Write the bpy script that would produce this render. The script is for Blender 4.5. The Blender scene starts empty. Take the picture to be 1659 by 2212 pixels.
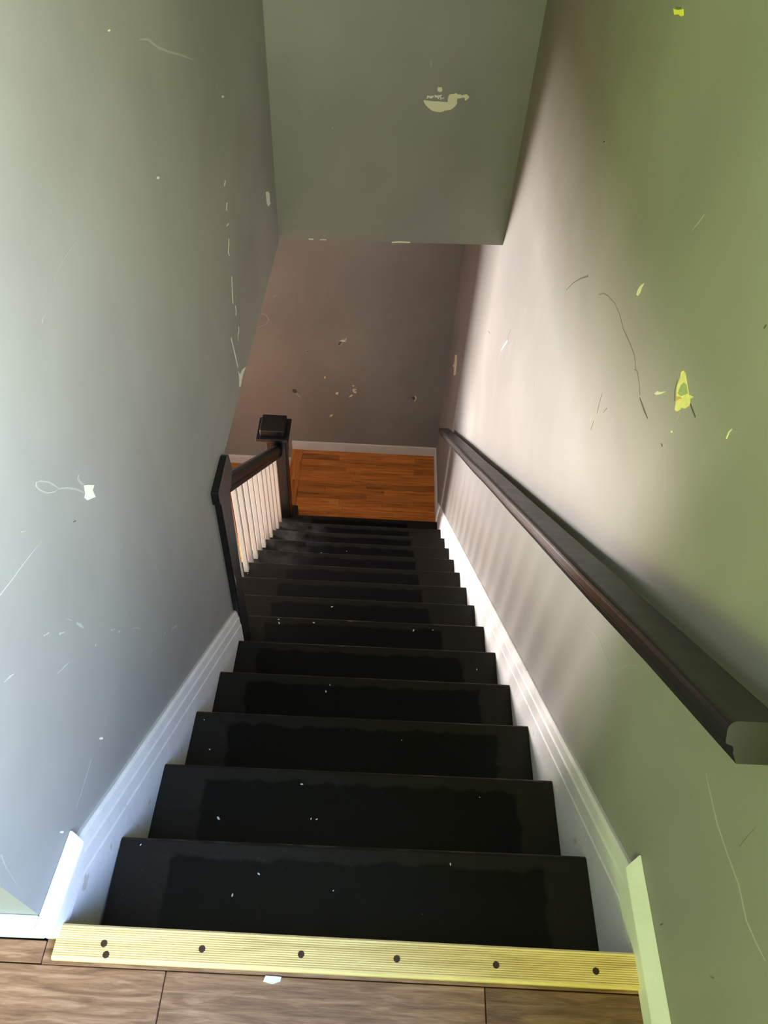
import bpy, bmesh, math, random
from mathutils import Vector, Matrix

random.seed(7)
scene = bpy.context.scene
COL = scene.collection

# ------------------------------------------------------------------ camera
FOCAL_PX, IMG_W = 1612.76, 1659.0
CAM_H = 1.3663
pitch, yaw, roll = -0.8724, 0.0250, 0.0687
F = Vector((math.sin(yaw) * math.cos(pitch), math.cos(yaw) * math.cos(pitch), math.sin(pitch)))
Rt = Vector((math.cos(yaw), -math.sin(yaw), 0.0))
U = Rt.cross(F)
Rr = math.cos(roll) * Rt + math.sin(roll) * U
Ur = -math.sin(roll) * Rt + math.cos(roll) * U
cam_data = bpy.data.cameras.new('camera')
cam_data.sensor_fit = 'HORIZONTAL'
cam_data.sensor_width = 36.0
cam_data.lens = FOCAL_PX / IMG_W * 36.0
cam_data.clip_start = 0.01
cam = bpy.data.objects.new('camera', cam_data)
M3 = Matrix((Rr, Ur, -F)).transposed()
cam.matrix_world = Matrix.Translation((0, 0, CAM_H)) @ M3.to_4x4()
COL.objects.link(cam)
scene.camera = cam

# ------------------------------------------------------------------ world, exposure
world = bpy.data.worlds.new('world')
scene.world = world
world.use_nodes = True
bgn = world.node_tree.nodes['Background']
bgn.inputs[0].default_value = (0.62, 0.74, 0.88, 1)
bgn.inputs[1].default_value = 0.1
scene.view_settings.view_transform = 'Standard'
scene.view_settings.look = 'None'
scene.view_settings.exposure = 0.0
scene.view_settings.gamma = 1.0
scene.view_settings.use_curve_mapping = False


# ------------------------------------------------------------------ daylight in the window openings
def window_light(name, loc, direction, sx, sy, power, color, spread=180):
    ld = bpy.data.lights.new(name, 'AREA')
    ld.shape = 'RECTANGLE'
    ld.size, ld.size_y = sx, sy
    ld.energy = power
    ld.color = color
    ld.spread = math.radians(spread)
    o = bpy.data.objects.new(name, ld)
    o.location = loc
    o.rotation_euler = Vector(direction).to_track_quat('-Z', 'Y').to_euler()
    COL.objects.link(o)


# glazed lower hall door, throws light up through the balusters on to the right wall
window_light('daylight_lower_door_upper', (-3.10, 3.74, -1.76), (1, -0.18, 0.12), 0.50, 0.62, 212, (1.0, 0.965, 0.965))
window_light('daylight_lower_door_lower', (-3.10, 3.74, -2.50), (1, -0.30, 0.35), 0.50, 0.80, 325, (1.0, 0.84, 0.775))
# landing window beside the camera (right wall): sky light coming down, and light off the trees going up
window_light('daylight_landing_sky', (0.455, -0.62, 1.40), (-1, -0.05, -0.40), 1.05, 1.10, 98, (0.18, 0.38, 1.0), 130)
window_light('daylight_landing_trees', (0.450, -0.62, 1.30), (-1, 0.70, 0.40), 1.05, 1.20, 114, (0.98, 1.0, 0.70), 140)
# window in the room behind, to the left: green light coming up off the lawn and trees
window_light('daylight_back_lawn', (-1.75, -2.46, 1.50), (0.40, 1, 0.45), 1.00, 1.25, 98, (0.62, 1.0, 0.06), 120)
window_light('daylight_back_sky', (-1.75, -2.45, 1.50), (0.40, 1, 0.0), 1.00, 1.25, 22, (1.0, 0.80, 0.40), 180)

# ------------------------------------------------------------------ dimensions
RISE, RUN, Y1 = 0.19, 0.22116, 0.4425
XL, XR = -0.458, 0.4575
WR = 0.4777
wall_x = lambda y: -0.4878 + 0.0191 * y
YB, ZBL, ZBR = 2.7991, -0.2784, -0.2436
YF = 4.1485
ZL, ZLOW = -15 * RISE, -16 * RISE
NOSE = 0.026
CEIL = 2.45
SLOPE = -RISE / RUN
nos = lambda k: (Y1 + (k - 1) * RUN, -k * RISE)


# ------------------------------------------------------------------ mesh helpers
class MB:
    def __init__(self):
        self.v, self.f = [], []

    def add(self, verts, faces):
        n = len(self.v)
        self.v += [tuple(p) for p in verts]
        self.f += [tuple(i + n for i in f) for f in faces]
        return self

    def prism(self, a, b):
        n = len(a)
        faces = [tuple(range(n - 1, -1, -1)), tuple(range(n, 2 * n))]
        for i in range(n):
            j = (i + 1) % n
            faces.append((i, j, n + j, n + i))
        return self.add(list(a) + list(b), faces)

    def box(self, x0, x1, y0, y1, z0, z1):
        a = [(x0, y0, z0), (x1, y0, z0), (x1, y1, z0), (x0, y1, z0)]
        return self.prism(a, [(x, y, z1) for x, y, _ in a])

    def extx(self, prof, x0, x1):
        """profile of (y, z) pairs swept along x"""
        return self.prism([(x0, y, z) for y, z in prof], [(x1, y, z) for y, z in prof])

    def tube(self, pts, r, n=10):
        pts = [Vector(p) for p in pts]
        rings = []
        for i, p in enumerate(pts):
            d = (pts[min(i + 1, len(pts) - 1)] - pts[max(i - 1, 0)]).normalized()
            a = d.cross(Vector((0, 0, 1)))
            if a.length < 1e-3:
                a = d.cross(Vector((1, 0, 0)))
            a.normalize()
            b = d.cross(a)
            rings.append([p + r * (math.cos(t) * a + math.sin(t) * b) for t in [2 * math.pi * q / n for q in range(n)]])
        faces = []
        for i in range(len(rings) - 1):
            for q in range(n):
                faces.append((i * n + q, i * n + (q + 1) % n, (i + 1) * n + (q + 1) % n, (i + 1) * n + q))
        faces.append(tuple(range(n - 1, -1, -1)))
        faces.append(tuple((len(rings) - 1) * n + q for q in range(n)))
        return self.add([v for r_ in rings for v in r_], faces)

    def mesh(self, name, mat, bevel=0, seg=2, smooth=False):
        me = bpy.data.meshes.new(name)
        me.from_pydata(self.v, [], self.f)
        bm = bmesh.new()
        bm.from_mesh(me)
        bmesh.ops.recalc_face_normals(bm, faces=bm.faces)
        if bevel:
            es = [e for e in bm.edges if len(e.link_faces) == 2 and e.calc_face_angle(0) > 0.5]
            bmesh.ops.bevel(bm, geom=es, offset=bevel, segments=seg, affect='EDGES', profile=0.5, clamp_overlap=True)
        if smooth:
            for f in bm.faces:
                f.smooth = True
        bm.to_mesh(me)
        bm.free()
        me.materials.append(mat)
        return me

    def build(self, name, mat, parent=None, bevel=0, seg=2, smooth=False, loc=None):
        me = self.mesh(name, mat, bevel, seg, smooth)
        return link(name, me, parent, loc)


def link(name, me, parent=None, loc=None):
    o = bpy.data.objects.new(name, me)
    COL.objects.link(o)
    if loc is not None:
        o.location = loc
    if parent is not None:
        o.parent = parent
        if loc is None:
            o.location = -parent.matrix_basis.translation if parent.parent is None else (0, 0, 0)
    return o


def tag(o, label, cat, group=None, kind=None):
    o['label'] = label
    o['category'] = cat
    if group:
        o['group'] = group
    if kind:
        o['kind'] = kind
    return o


def struct(o, label, cat):
    return tag(o, label, cat, kind='structure')


def empty(name, loc):
    o = bpy.data.objects.new(name, None)
    COL.objects.link(o)
    o.location = loc
    o.empty_display_size = 0.05
    return o


# ------------------------------------------------------------------ material helpers
class NT:
    def __init__(self, name):
        self.m = bpy.data.materials.new(name)
        self.m.use_nodes = True
        self.t = self.m.node_tree
        self.b = self.t.nodes['Principled BSDF']

    def n(self, typ, **kw):
        nd = self.t.nodes.new(typ)
        for k, v in kw.items():
            setattr(nd, k, v)
        return nd

    def l(self, a, b):
        self.t.links.new(a, b)

    def val(self, sock, v):
        if hasattr(v, 'is_output'):
            self.l(v, sock)
        else:
            sock.default_value = v

    def math(self, op, a, b=None, clamp=False):
        nd = self.n('ShaderNodeMath', operation=op, use_clamp=clamp)
        self.val(nd.inputs[0], a)
        if b is not None:
            self.val(nd.inputs[1], b)
        return nd.outputs[0]

    def coord(self, kind='Object'):
        return self.n('ShaderNodeTexCoord').outputs[kind]

    def mapping(self, vec, scale=(1, 1, 1), loc=(0, 0, 0), rot=(0, 0, 0)):
        nd = self.n('ShaderNodeMapping')
        self.l(vec, nd.inputs[0])
        self.val(nd.inputs['Scale'], scale)
        self.val(nd.inputs['Location'], loc)
        self.val(nd.inputs['Rotation'], rot)
        return nd.outputs[0]

    def noise(self, vec, scale, detail=4, rough=0.55, dist=0.0, col=False):
        nd = self.n('ShaderNodeTexNoise')
        self.l(vec, nd.inputs['Vector'])
        nd.inputs['Scale'].default_value = scale
        nd.inputs['Detail'].default_value = detail
        nd.inputs['Roughness'].default_value = rough
        nd.inputs['Distortion'].default_value = dist
        return nd.outputs['Color' if col else 'Fac']

    def ramp(self, fac, stops):
        nd = self.n('ShaderNodeValToRGB')
        self.l(fac, nd.inputs[0])
        el = nd.color_ramp.elements
        while len(el) < len(stops):
            el.new(0.5)
        for e, (p, c) in zip(el, stops):
            e.position = p
            e.color = c if len(c) == 4 else (*c, 1)
        return nd.outputs[0]

    def step(self, x, lo, hi):
        nd = self.n('ShaderNodeMapRange', interpolation_type='SMOOTHSTEP')
        self.val(nd.inputs['Value'], x)
        self.val(nd.inputs['From Min'], lo)
        self.val(nd.inputs['From Max'], hi)
        return nd.outputs[0]

    def mix(self, fac, a, b, blend='MIX'):
        nd = self.n('ShaderNodeMix', data_type='RGBA', blend_type=blend)
        self.val(nd.inputs[0], fac)
        self.val(nd.inputs[6], a if hasattr(a, 'is_output') else (*a, 1))
        self.val(nd.inputs[7], b if hasattr(b, 'is_output') else (*b, 1))
        return nd.outputs[2]

    def bump(self, h, strength=0.2, dist=0.002):
        nd = self.n('ShaderNodeBump')
        nd.inputs['Strength'].default_value = strength
        nd.inputs['Distance'].default_value = dist
        self.l(h, nd.inputs['Height'])
        self.l(nd.outputs[0], self.b.inputs['Normal'])

    def out(self, color=None, rough=None, spec=None, metal=None):
        for k, v in (('Base Color', color), ('Roughness', rough), ('Specular IOR Level', spec), ('Metallic', metal)):
            if v is None:
                continue
            if isinstance(v, tuple) and len(v) == 3:
                v = (*v, 1)
            self.val(self.b.inputs[k], v)
        return self.m


def sep(t, vec):
    nd = t.n('ShaderNodeSeparateXYZ')
    t.l(vec, nd.inputs[0])
    return nd.outputs


def mat_wall(name, base):
    t = NT(name)
    p = t.n('ShaderNodeNewGeometry').outputs['Position']
    big = t.noise(p, 1.6, 3)
    smear = t.noise(t.mapping(p, (3.0, 3.0, 0.7)), 2.2, 4, 0.6, 0.4)
    fine = t.noise(p, 190, 3, 0.6)
    mid = t.noise(p, 14, 4, 0.6)
    dark = tuple(c * 0.90 for c in base)
    lite = tuple(min(1, c * 1.08) for c in base)
    c = t.mix(t.step(big, 0.35, 0.68), dark, lite)
    c = t.mix(t.math('MULTIPLY', t.step(smear, 0.52, 0.72), 0.35), c, tuple(x * y for x, y in zip(base, (1.10, 1.05, 1.02))))
    c = t.mix(t.math('MULTIPLY', t.step(mid, 0.60, 0.74), 0.15), c, tuple(x * 0.8 for x in base))
    h = t.math('ADD', t.math('MULTIPLY', fine, 0.6), t.math('MULTIPLY', mid, 1.2))
    t.bump(h, 0.12, 0.002)
    return t.out(c, 0.52, 0.35)


def mat_plain(name, c, rough=0.6, var=0.12, scale=30, spec=0.4, metal=0.0, bump=0.1):
    t = NT(name)
    p = t.coord()
    nz = t.noise(p, scale, 4)
    col = t.mix(nz, tuple(x * (1 - var) for x in c), tuple(min(1, x * (1 + var)) for x in c))
    t.bump(nz, bump, 0.001)
    return t.out(col, rough, spec, metal)


def mat_white_trim(name):
    t = NT(name)
    p = t.n('ShaderNodeNewGeometry').outputs['Position']
    a = t.noise(p, 9, 5, 0.65)
    b = t.noise(p, 60, 5, 0.7)
    c = t.mix(t.step(a, 0.35, 0.75), (0.68, 0.68, 0.67), (0.76, 0.755, 0.74))
    c = t.mix(t.math('MULTIPLY', t.step(b, 0.60, 0.78), 0.35), c, (0.50, 0.44, 0.35))
    sc = t.noise(t.mapping(p, (1, 1, 1)), 26, 2, 0.4)
    c = t.mix(t.math('MULTIPLY', t.step(sc, 0.70, 0.76), 0.5), c, (0.42, 0.30, 0.20))
    t.bump(t.math('ADD', a, b), 0.35, 0.003)
    return t.out(c, 0.45, 0.4)


def mat_black_tread():
    t = NT('black_stair_paint')
    o = t.coord('Object')
    w = t.n('ShaderNodeNewGeometry').outputs['Position']
    ox, oy, oz = sep(t, o)
    wx, wy, wz = sep(t, w)
    wob = t.noise(w, 16, 4, 0.6)
    wobs = t.math('MULTIPLY', t.math('SUBTRACT', wob, 0.5), 0.045)
    k = t.step(wy, 0.9, 1.9)
    left = t.math('SUBTRACT', -0.357, t.math('MULTIPLY', k, 0.06))
    right = t.math('SUBTRACT', 0.372, t.math('MULTIPLY', k, 0.12))
    xs = t.math('ADD', wx, wobs)
    dl = t.math('SUBTRACT', xs, left)
    dr = t.math('SUBTRACT', right, xs)
    df = t.math('SUBTRACT', t.math('MULTIPLY', oy, -1.0), t.math('ADD', 0.030, wobs))
    inn = t.math('MULTIPLY', t.math('MULTIPLY', t.step(dl, -0.002, 0.008), t.step(dr, -0.002, 0.008)), t.step(df, -0.002, 0.008))
    gr = t.noise(t.mapping(w, (4, 60, 60)), 3, 4, 0.6)
    fine = t.noise(w, 70, 4, 0.7)
    end_c = t.mix(gr, (0.0090, 0.0080, 0.0062), (0.0185, 0.0160, 0.0125))
    mid_c = t.mix(gr, (0.0012, 0.0012, 0.0010), (0.0034, 0.0034, 0.0028))
    c = t.mix(inn, end_c, mid_c)
    # worn line left by the old runner edge
    ed = t.math('MULTIPLY', t.math('SUBTRACT', 1.0, t.step(t.math('ABSOLUTE', t.math('SUBTRACT', dl, -0.012)), 0.0, 0.02)), t.step(fine, 0.47, 0.62))
    er = t.math('MULTIPLY', t.math('SUBTRACT', 1.0, t.step(t.math('ABSOLUTE', t.math('SUBTRACT', dr, -0.012)), 0.0, 0.02)), t.step(fine, 0.47, 0.62))
    c = t.mix(t.math('MULTIPLY', t.math('ADD', ed, er, True), 0.55), c, (0.024, 0.016, 0.010))
    # worn paint along the front edge
    edge = t.math('MULTIPLY', t.step(oy, -0.0085, -0.0015), t.step(oz, -0.012, -0.002))
    chips = t.step(t.noise(t.mapping(w, (14, 60, 60)), 1.0, 4, 0.65), 0.50, 0.62)
    c = t.mix(t.math('MULTIPLY', t.math('MULTIPLY', edge, chips), 0.75), c, (0.085, 0.066, 0.045))
    chip2 = t.step(t.noise(t.mapping(w, (9, 30, 30), (3, 1, 2)), 1.0, 3, 0.55), 0.675, 0.70)
    edge2 = t.step(oy, -0.016, -0.004)
    c = t.mix(t.math('MULTIPLY', t.math('MULTIPLY', edge2, chip2), 0.8), c, (0.16, 0.10, 0.06))
    # plaster dust trodden in at the bottom left
    dm = t.math('MULTIPLY', t.math('MULTIPLY', t.step(wy, 2.05, 2.55), t.step(t.math('MULTIPLY', wx, -1.0), 0.22, 0.48)), t.step(t.noise(w, 7, 5, 0.6), 0.40, 0.72))
    c = t.mix(t.math('MULTIPLY', dm, 0.16), c, (0.30, 0.29, 0.32))
    sp = t.step(t.noise(w, 150, 2, 0.5), 0.755, 0.79)
    c = t.mix(t.math('MULTIPLY', sp, 0.35), c, (0.20, 0.18, 0.14))
    t.bump(t.math('ADD', gr, t.math('MULTIPLY', fine, 0.5)), 0.12, 0.002)
    r = t.math('ADD', 0.34, t.math('MULTIPLY', wob, 0.22))
    return t.out(c, r, 0.14)


def mat_black_wood(name, c=(0.0075, 0.0068, 0.0068), worn=0.55, rough=0.36, dust=None, radius=0.0035):
    t = NT(name)
    g = t.n('ShaderNodeNewGeometry')
    p = g.outputs['Position']
    gr = t.noise(p, 40, 4, 0.6)
    col = t.mix(gr, tuple(x * 0.75 for x in c), tuple(x * 1.35 for x in c))
    if dust:
        up = sep(t, g.outputs['True Normal'])[2]
        dn = t.noise(t.mapping(p, (1, 1, 1)), 18, 4, 0.6)
        col = t.mix(t.math('MULTIPLY', t.step(up, 0.45, 0.80), t.math('ADD', 0.35, dn)), col, dust)
    bv = t.n('ShaderNodeBevel', samples=6)
    bv.inputs['Radius'].default_value = radius
    dt = t.n('ShaderNodeVectorMath', operation='DOT_PRODUCT')
    t.l(bv.outputs[0], dt.inputs[0])
    t.l(g.outputs['Normal'], dt.inputs[1])
    edge = t.step(t.math('SUBTRACT', 1.0, dt.outputs['Value']), 0.02, 0.12)
    ch = t.step(t.noise(p, 42, 4, 0.65), 0.50, 0.66)
    col = t.mix(t.math('MULTIPLY', t.math('MULTIPLY', edge, ch), worn), col, (0.15, 0.115, 0.09))
    sp = t.step(t.noise(p, 24, 5, 0.7), 0.70, 0.74)
    col = t.mix(t.math('MULTIPLY', sp, 0.4), col, (0.055, 0.045, 0.04))
    t.bump(gr, 0.12, 0.002)
    r = t.math('ADD', rough - 0.08, t.math('MULTIPLY', t.noise(p, 25, 3), 0.2))
    return t.out(col, r, 0.42)


def mat_plank(name, cols, axis_scale=(2.2, 38, 38), rough=0.4, grain=0.5, bump=0.2):
    """boards running along x, tint varies board by board"""
    t = NT(name)
    o = t.coord('Object')
    oi = t.n('ShaderNodeObjectInfo')
    rnd = oi.outputs['Random']
    off = t.n('ShaderNodeCombineXYZ')
    t.l(t.math('MULTIPLY', rnd, 17.0), off.inputs[0])
    t.l(t.math('MULTIPLY', rnd, 9.0), off.inputs[1])
    v = t.n('ShaderNodeVectorMath', operation='ADD')
    t.l(o, v.inputs[0])
    t.l(off.outputs[0], v.inputs[1])
    g = t.noise(t.mapping(v.outputs[0], axis_scale), 1.0, 6, 0.62, 0.8)
    g2 = t.noise(t.mapping(v.outputs[0], tuple(a * 3.2 for a in axis_scale)), 1.0, 4, 0.6, 0.2)
    base = t.ramp(g, [(0.25, cols[0]), (0.5, cols[1]), (0.75, cols[2])])
    tint = t.ramp(rnd, [(0.0, (0.72, 0.70, 0.68)), (0.45, (1, 1, 1)), (1.0, (1.20, 1.16, 1.10))])
    c = t.mix(1.0, base, tint, 'MULTIPLY')
    c = t.mix(t.math('MULTIPLY', t.step(g2, 0.55, 0.70), grain), c, cols[0])
    t.bump(t.math('ADD', g, t.math('MULTIPLY', g2, 0.7)), bump, 0.002)
    return t.out(c, rough, 0.4)


WALL = mat_wall('sage_wall_paint', (0.262, 0.259, 0.244))
TRIM = mat_white_trim('old_white_trim_paint')
TREAD = mat_black_tread()
BLACKW = mat_black_wood('black_painted_wood')
RAILM = mat_black_wood('black_handrail_paint', (0.0085, 0.0080, 0.0082), 0.30, 0.42, (0.036, 0.033, 0.028), 0.0025)
OAK = mat_plank('tan_laminate', [(0.092, 0.040, 0.021), (0.215, 0.106, 0.058), (0.400, 0.228, 0.140)], (9, 85, 85), 0.5, 0.35, 0.5)
CHERRY = mat_plank('orange_strip_floor', [(0.15, 0.040, 0.008), (0.52, 0.172, 0.032), (0.70, 0.300, 0.066)], (3.0, 60, 60), 0.38, 0.4, 0.1)
PINE = mat_plank('ribbed_treated_pine', [(0.52, 0.37, 0.150), (0.74, 0.56, 0.260), (0.80, 0.64, 0.340)], (3.5, 50, 50), 0.6, 0.30, 0.3)
SUBF = mat_plain('rough_subfloor', (0.10, 0.06, 0.035), 0.8)
CEILM = mat_plain('white_ceiling_paint', (0.45, 0.44, 0.42), 0.8, 0.05)
SCREW = mat_plain('rusty_screw_head', (0.055, 0.028, 0.018), 0.55, 0.4, 300, 0.5, 0.5)
BALW = mat_plain('cream_baluster_paint', (0.88, 0.85, 0.79), 0.45, 0.05, 25)
BRASS = mat_plain('aged_brass', (0.10, 0.075, 0.025), 0.4, 0.4, 60, 0.5, 0.8)
FLAKE = mat_plain('white_paint_flake', (0.72, 0.70, 0.64), 0.6, 0.1)
CHIPM = {
    'plaster': mat_plain('bare_plaster', (0.70, 0.70, 0.60), 0.7, 0.18, 160),
    'cream': mat_plain('cream_undercoat', (0.74, 0.72, 0.52), 0.7, 0.06, 40),
    'faint': mat_plain('pale_scuff', (0.345, 0.345, 0.325), 0.7, 0.10, 120),
    'faint2': mat_plain('faint_scuff', (0.298, 0.296, 0.278), 0.7, 0.08, 120),
    'dark': mat_plain('dark_scuff', (0.085, 0.085, 0.07), 0.7, 0.25, 120),
    'dark2': mat_plain('grey_scuff_and_shadow', (0.165, 0.160, 0.135), 0.7, 0.15, 120),  # grey scuffs, and the shadow painted beside the bright yellow chip
    'tan': mat_plain('tan_scuff', (0.29, 0.22, 0.15), 0.7, 0.2, 120),
    'yellow': mat_plain('yellow_plaster', (0.80, 0.74, 0.28), 0.7, 0.25, 90),
    'brightyellow': mat_plain('bright_yellow_plaster', (0.86, 0.86, 0.10), 0.7, 0.1, 90),
    'leafgreen': mat_plain('green_underpaint', (0.36, 0.44, 0.20), 0.7, 0.2, 90),
    'ochre': mat_plain('ochre_plaster', (0.66, 0.42, 0.10), 0.7, 0.2, 90),
}

# ------------------------------------------------------------------ walls
m = MB()
# right wall with the landing window opening
wy0, wy1, wz0, wz1 = -1.20, -0.05, 0.70, 2.00
WX1 = WR + 0.13
m.box(WR, WX1, wy1, YF, ZLOW - 0.05, CEIL)
m.box(WR, WX1, -2.6, wy0, ZLOW - 0.05, CEIL)
m.box(WR, WX1, wy0, wy1, ZLOW - 0.05, wz0)
m.box(WR, WX1, wy0, wy1, wz1, CEIL)
wall_right = struct(m.build('wall_right', WALL), 'scuffed sage green wall on the right behind the black handrail', 'wall')

m = MB()
prof = [(0.25, ZLOW), (1.50, ZLOW), (1.50, ZBL), (YB, ZBL), (YB, CEIL), (0.25, CEIL)]
m.prism([(-0.64, y, z) for y, z in prof], [(wall_x(y), y, z) for y, z in prof])
wall_left = struct(m.build('wall_left', WALL), 'chipped grey green wall on the left, cut away above the balusters', 'wall')

m = MB()
a = [(-0.64, ZBL), (WR, ZBR), (WR, CEIL), (-0.64, CEIL)]
m.prism([(x, YB, z) for x, z in a], [(x, YB + 0.14, z) for x, z in a])
wall_front = struct(m.build('wall_front', WALL), 'green bulkhead wall hanging over the stairs with a cream chip', 'wall')

m = MB()
m.box(-3.25, WR, YF, YF + 0.12, ZLOW - 0.05, -0.15)
wall_far = struct(m.build('wall_far', WALL), 'dim taupe wall at the foot of the stairs above the landing', 'wall')

m = MB()
m.box(-3.25, -0.64, 0.25, 0.36, 0, CEIL)
struct(m.build('wall_return', WALL), 'short wall turning left at the stair head', 'wall')
m = MB()
m.box(-3.25, -2.30, -2.6, -2.48, 0, CEIL).box(-1.20, WX1, -2.6, -2.48, 0, CEIL)
m.box(-2.30, -1.20, -2.6, -2.48, 0, 0.75).box(-2.30, -1.20, -2.6, -2.48, 2.15, CEIL)
struct(m.build('wall_back', WALL), 'upper room wall with a window behind the viewer', 'wall')
m = MB()
m.box(-3.25, -3.13, -2.48, 0.25, 0, CEIL)
struct(m.build('wall_west', WALL), 'upper room wall far to the left', 'wall')
m = MB()
m.box(-3.25, -3.13, 0.80, 3.40, ZLOW, -0.15).box(-3.25, -3.13, 4.08, YF, ZLOW, -0.15)
m.box(-3.25, -3.13, 3.40, 4.08, -1.36, -0.15)
struct(m.build('wall_lower_west', WALL), 'lower hall wall with a glazed door, far to the left', 'wall')
m = MB()
m.box(-1.52, -1.41, 3.47, YF, ZLOW, ZBL)
struct(m.build('wall_lower_partition', WALL), 'short partition wall in the lower hall', 'wall')
m = MB()
m.box(-3.13, -0.64, 0.72, 0.84, ZLOW, -0.15)
struct(m.build('wall_lower_back', WALL), 'lower hall wall under the upper floor', 'wall')

m = MB()
m.box(-3.25, WX1, -2.6, YB + 0.14, CEIL, CEIL + 0.1)
struct(m.build('ceiling', CEILM), 'white ceiling over the upper floor and stairwell', 'ceiling')
m = MB()
m.box(-3.25, -0.64, 0.84, YF, ZBL, ZBL + 0.12).box(-0.64, WR, YB + 0.14, YF, ZBL + 0.02, ZBL + 0.12)
struct(m.build('ceiling_lower', CEILM), 'white ceiling of the lower hall', 'ceiling')


def window(name, loc, w, h, rotz, label):
    root = empty(name, loc)
    root.rotation_euler = (0, 0, rotz)
    b, t_ = 0.05, 0.025
    m = MB()
    m.box(-t_, t_, -w / 2, -w / 2 + b, 0, h).box(-t_, t_, w / 2 - b, w / 2, 0, h)
    m.box(-t_, t_, -w / 2 + b, w / 2 - b, 0, b).box(-t_, t_, -w / 2 + b, w / 2 - b, h - b, h)
    m.build('window_frame', TRIM, root, loc=(0, 0, 0))
    m = MB()
    m.box(-0.02, 0.02, -w / 2 + b, w / 2 - b, h / 2 - 0.02, h / 2 + 0.02)
    m.build('glazing_bar', TRIM, root, loc=(0, 0, 0))
    struct(root, label, 'window')


window('window_1', (WR + 0.09, (wy0 + wy1) / 2, wz0), wy1 - wy0, wz1 - wz0, 0, 'landing window in the right wall behind the viewer')
window('window_2', (-1.75, -2.56, 0.75), 1.10, 1.40, math.pi / 2, 'upper room window in the back wall')
window('door_1', (-3.19, 3.74, ZLOW), 0.68, 1.68, 0, 'glazed lower hall door far to the left')

# ------------------------------------------------------------------ floors
m = MB()
m.box(-3.13, WR, -2.48, 0.226, -0.26, -0.010)
floor = struct(m.build('floor', SUBF), 'tan wood laminate floor at the head of the stairs', 'floor')
ROT = -0.0105


def plank(parent, x0, x1, y0, y1, z, th, mat, rot=0.0, bev=0.0012, name='plank'):
    g = 0.0007
    m = MB()
    cx, cy = (x0 + x1) / 2, (y0 + y1) / 2
    m.box(x0 - cx + g, x1 - cx - g, y0 - cy + g, y1 - cy - g, -th, 0)
    o = m.build(name, mat, parent, bev, 1, loc=(cx, cy, z))
    o.rotation_euler = (0, 0, rot)
    return o


rowy = [0.246, 0.1865, -0.003, -0.193, -0.383]
rows = [[-1.6, -0.481, 0.4745], [-1.35, -0.2865, 0.2125, 0.4745], [-1.5, -0.75, 0.05, 0.4745], [-1.3, -0.35, 0.4745]]
for i, xs in enumerate(rows):
    for x0, x1 in zip(xs[:-1], xs[1:]):
        cx = (x0 + x1) / 2
        dy = ROT * (cx - 0.21)
        front = rowy[i] + dy
        if i == 0 and x1 < -0.4:
            front = 0.232
        plank(floor, x0, x1, rowy[i + 1] + dy, front if i else min(front, 0.236), 0.0, 0.010, OAK, ROT if i else ROT * 0.9)

m = MB()
m.box(-0.645, WR, 3.297, YF, ZLOW, ZL - 0.012)
landing = struct(m.build('floor_landing', SUBF), 'orange brown strip wood landing at the foot of the black stairs', 'floor')
y = 3.30
i = 0
while y < YF - 0.002:
    y2 = min(y + 0.0572, YF)
    cuts = [random.uniform(-0.38, -0.12), random.uniform(0.06, 0.32)] if i % 2 else [random.uniform(-0.25, 0.22)]
    xs = [-0.5655] + [c for c in cuts] + [WR - 0.002]
    for x0, x1 in zip(xs[:-1], xs[1:]):
        if x1 - x0 > 0.03:
            plank(landing, x0, x1, y, y2, ZL, 0.012, CHERRY, 0, 0.001)
    y = y2
    i += 1
for (ya, yb) in ((3.30, 3.82), (3.82, YF)):
    m = MB()
    L, W_ = yb - ya, 0.085
    m.box(-L / 2 + .0007, L / 2 - .0007, -W_ / 2, W_ / 2 - .0007, -0.012, 0)
    o = m.build('border_plank', CHERRY, landing, 0.001, 1, loc=(-0.609, (ya + yb) / 2, ZL))
    o.rotation_euler = (0, 0, math.pi / 2)

m = MB()
m.box(-3.25, -0.645, 0.72, YF, ZLOW - 0.08, ZLOW)
struct(m.build('floor_lower', CHERRY), 'orange brown lower hall floor beyond the balusters', 'floor')

# ------------------------------------------------------------------ staircase
stairs = tag(empty('staircase', (0, 3.29, ZL)), 'steep straight flight of worn black painted wooden steps', 'staircase')
SO = stairs.location


def tread_mesh(x0, x1):
    d = RUN + NOSE
    r = 0.010
    prof = [(-d, -0.026), (-d, 0.0), (-r * 0.9, 0.0)]
    for q in range(1, 6):
        t_ = q / 6 * math.pi / 2
        prof.append((-r + r * math.sin(t_), -r + r * math.cos(t_)))
    prof += [(0.0, -0.012), (-0.004, -0.026)]
    return MB().extx(prof, x0, x1).mesh('tread', TREAD, 0)


tm_narrow, tm_wide = tread_mesh(XL, XR), tread_mesh(-0.650, XR)
for k in range(1, 15):
    yk, zk = nos(k)
    link('tread', tm_narrow if k <= 6 else tm_wide, stairs, Vector((0, yk, zk)) - SO)
rm_n = MB().box(XL, XR, -0.016, 0, 0, RISE - 0.026).mesh('riser', BLACKW)
rm_w = MB().box(-0.646, XR, -0.016, 0, 0, RISE - 0.026).mesh('riser', BLACKW)
for k in range(1, 16):
    yk, zk = nos(k - 1)
    yr = yk - NOSE
    link('riser', rm_n if k <= 6 else rm_w, stairs, Vector((0, yr, zk - RISE)) - SO)
# closed outer side of the open flight
prof = [(1.505, nos(7)[1] - 0.03)]
for k in range(7, 15):
    yk, zk = nos(k)
    prof += [(yk - NOSE - 0.018, zk - 0.028), (yk - NOSE - 0.018, zk - RISE - 0.0 - 0.028)]
prof = [p for p in prof if p[0] < 3.28] + [(3.27, ZLOW), (1.505, ZLOW)]
MB().extx(prof, -0.640, -0.622).build('stringer', BLACKW, stairs)

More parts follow.
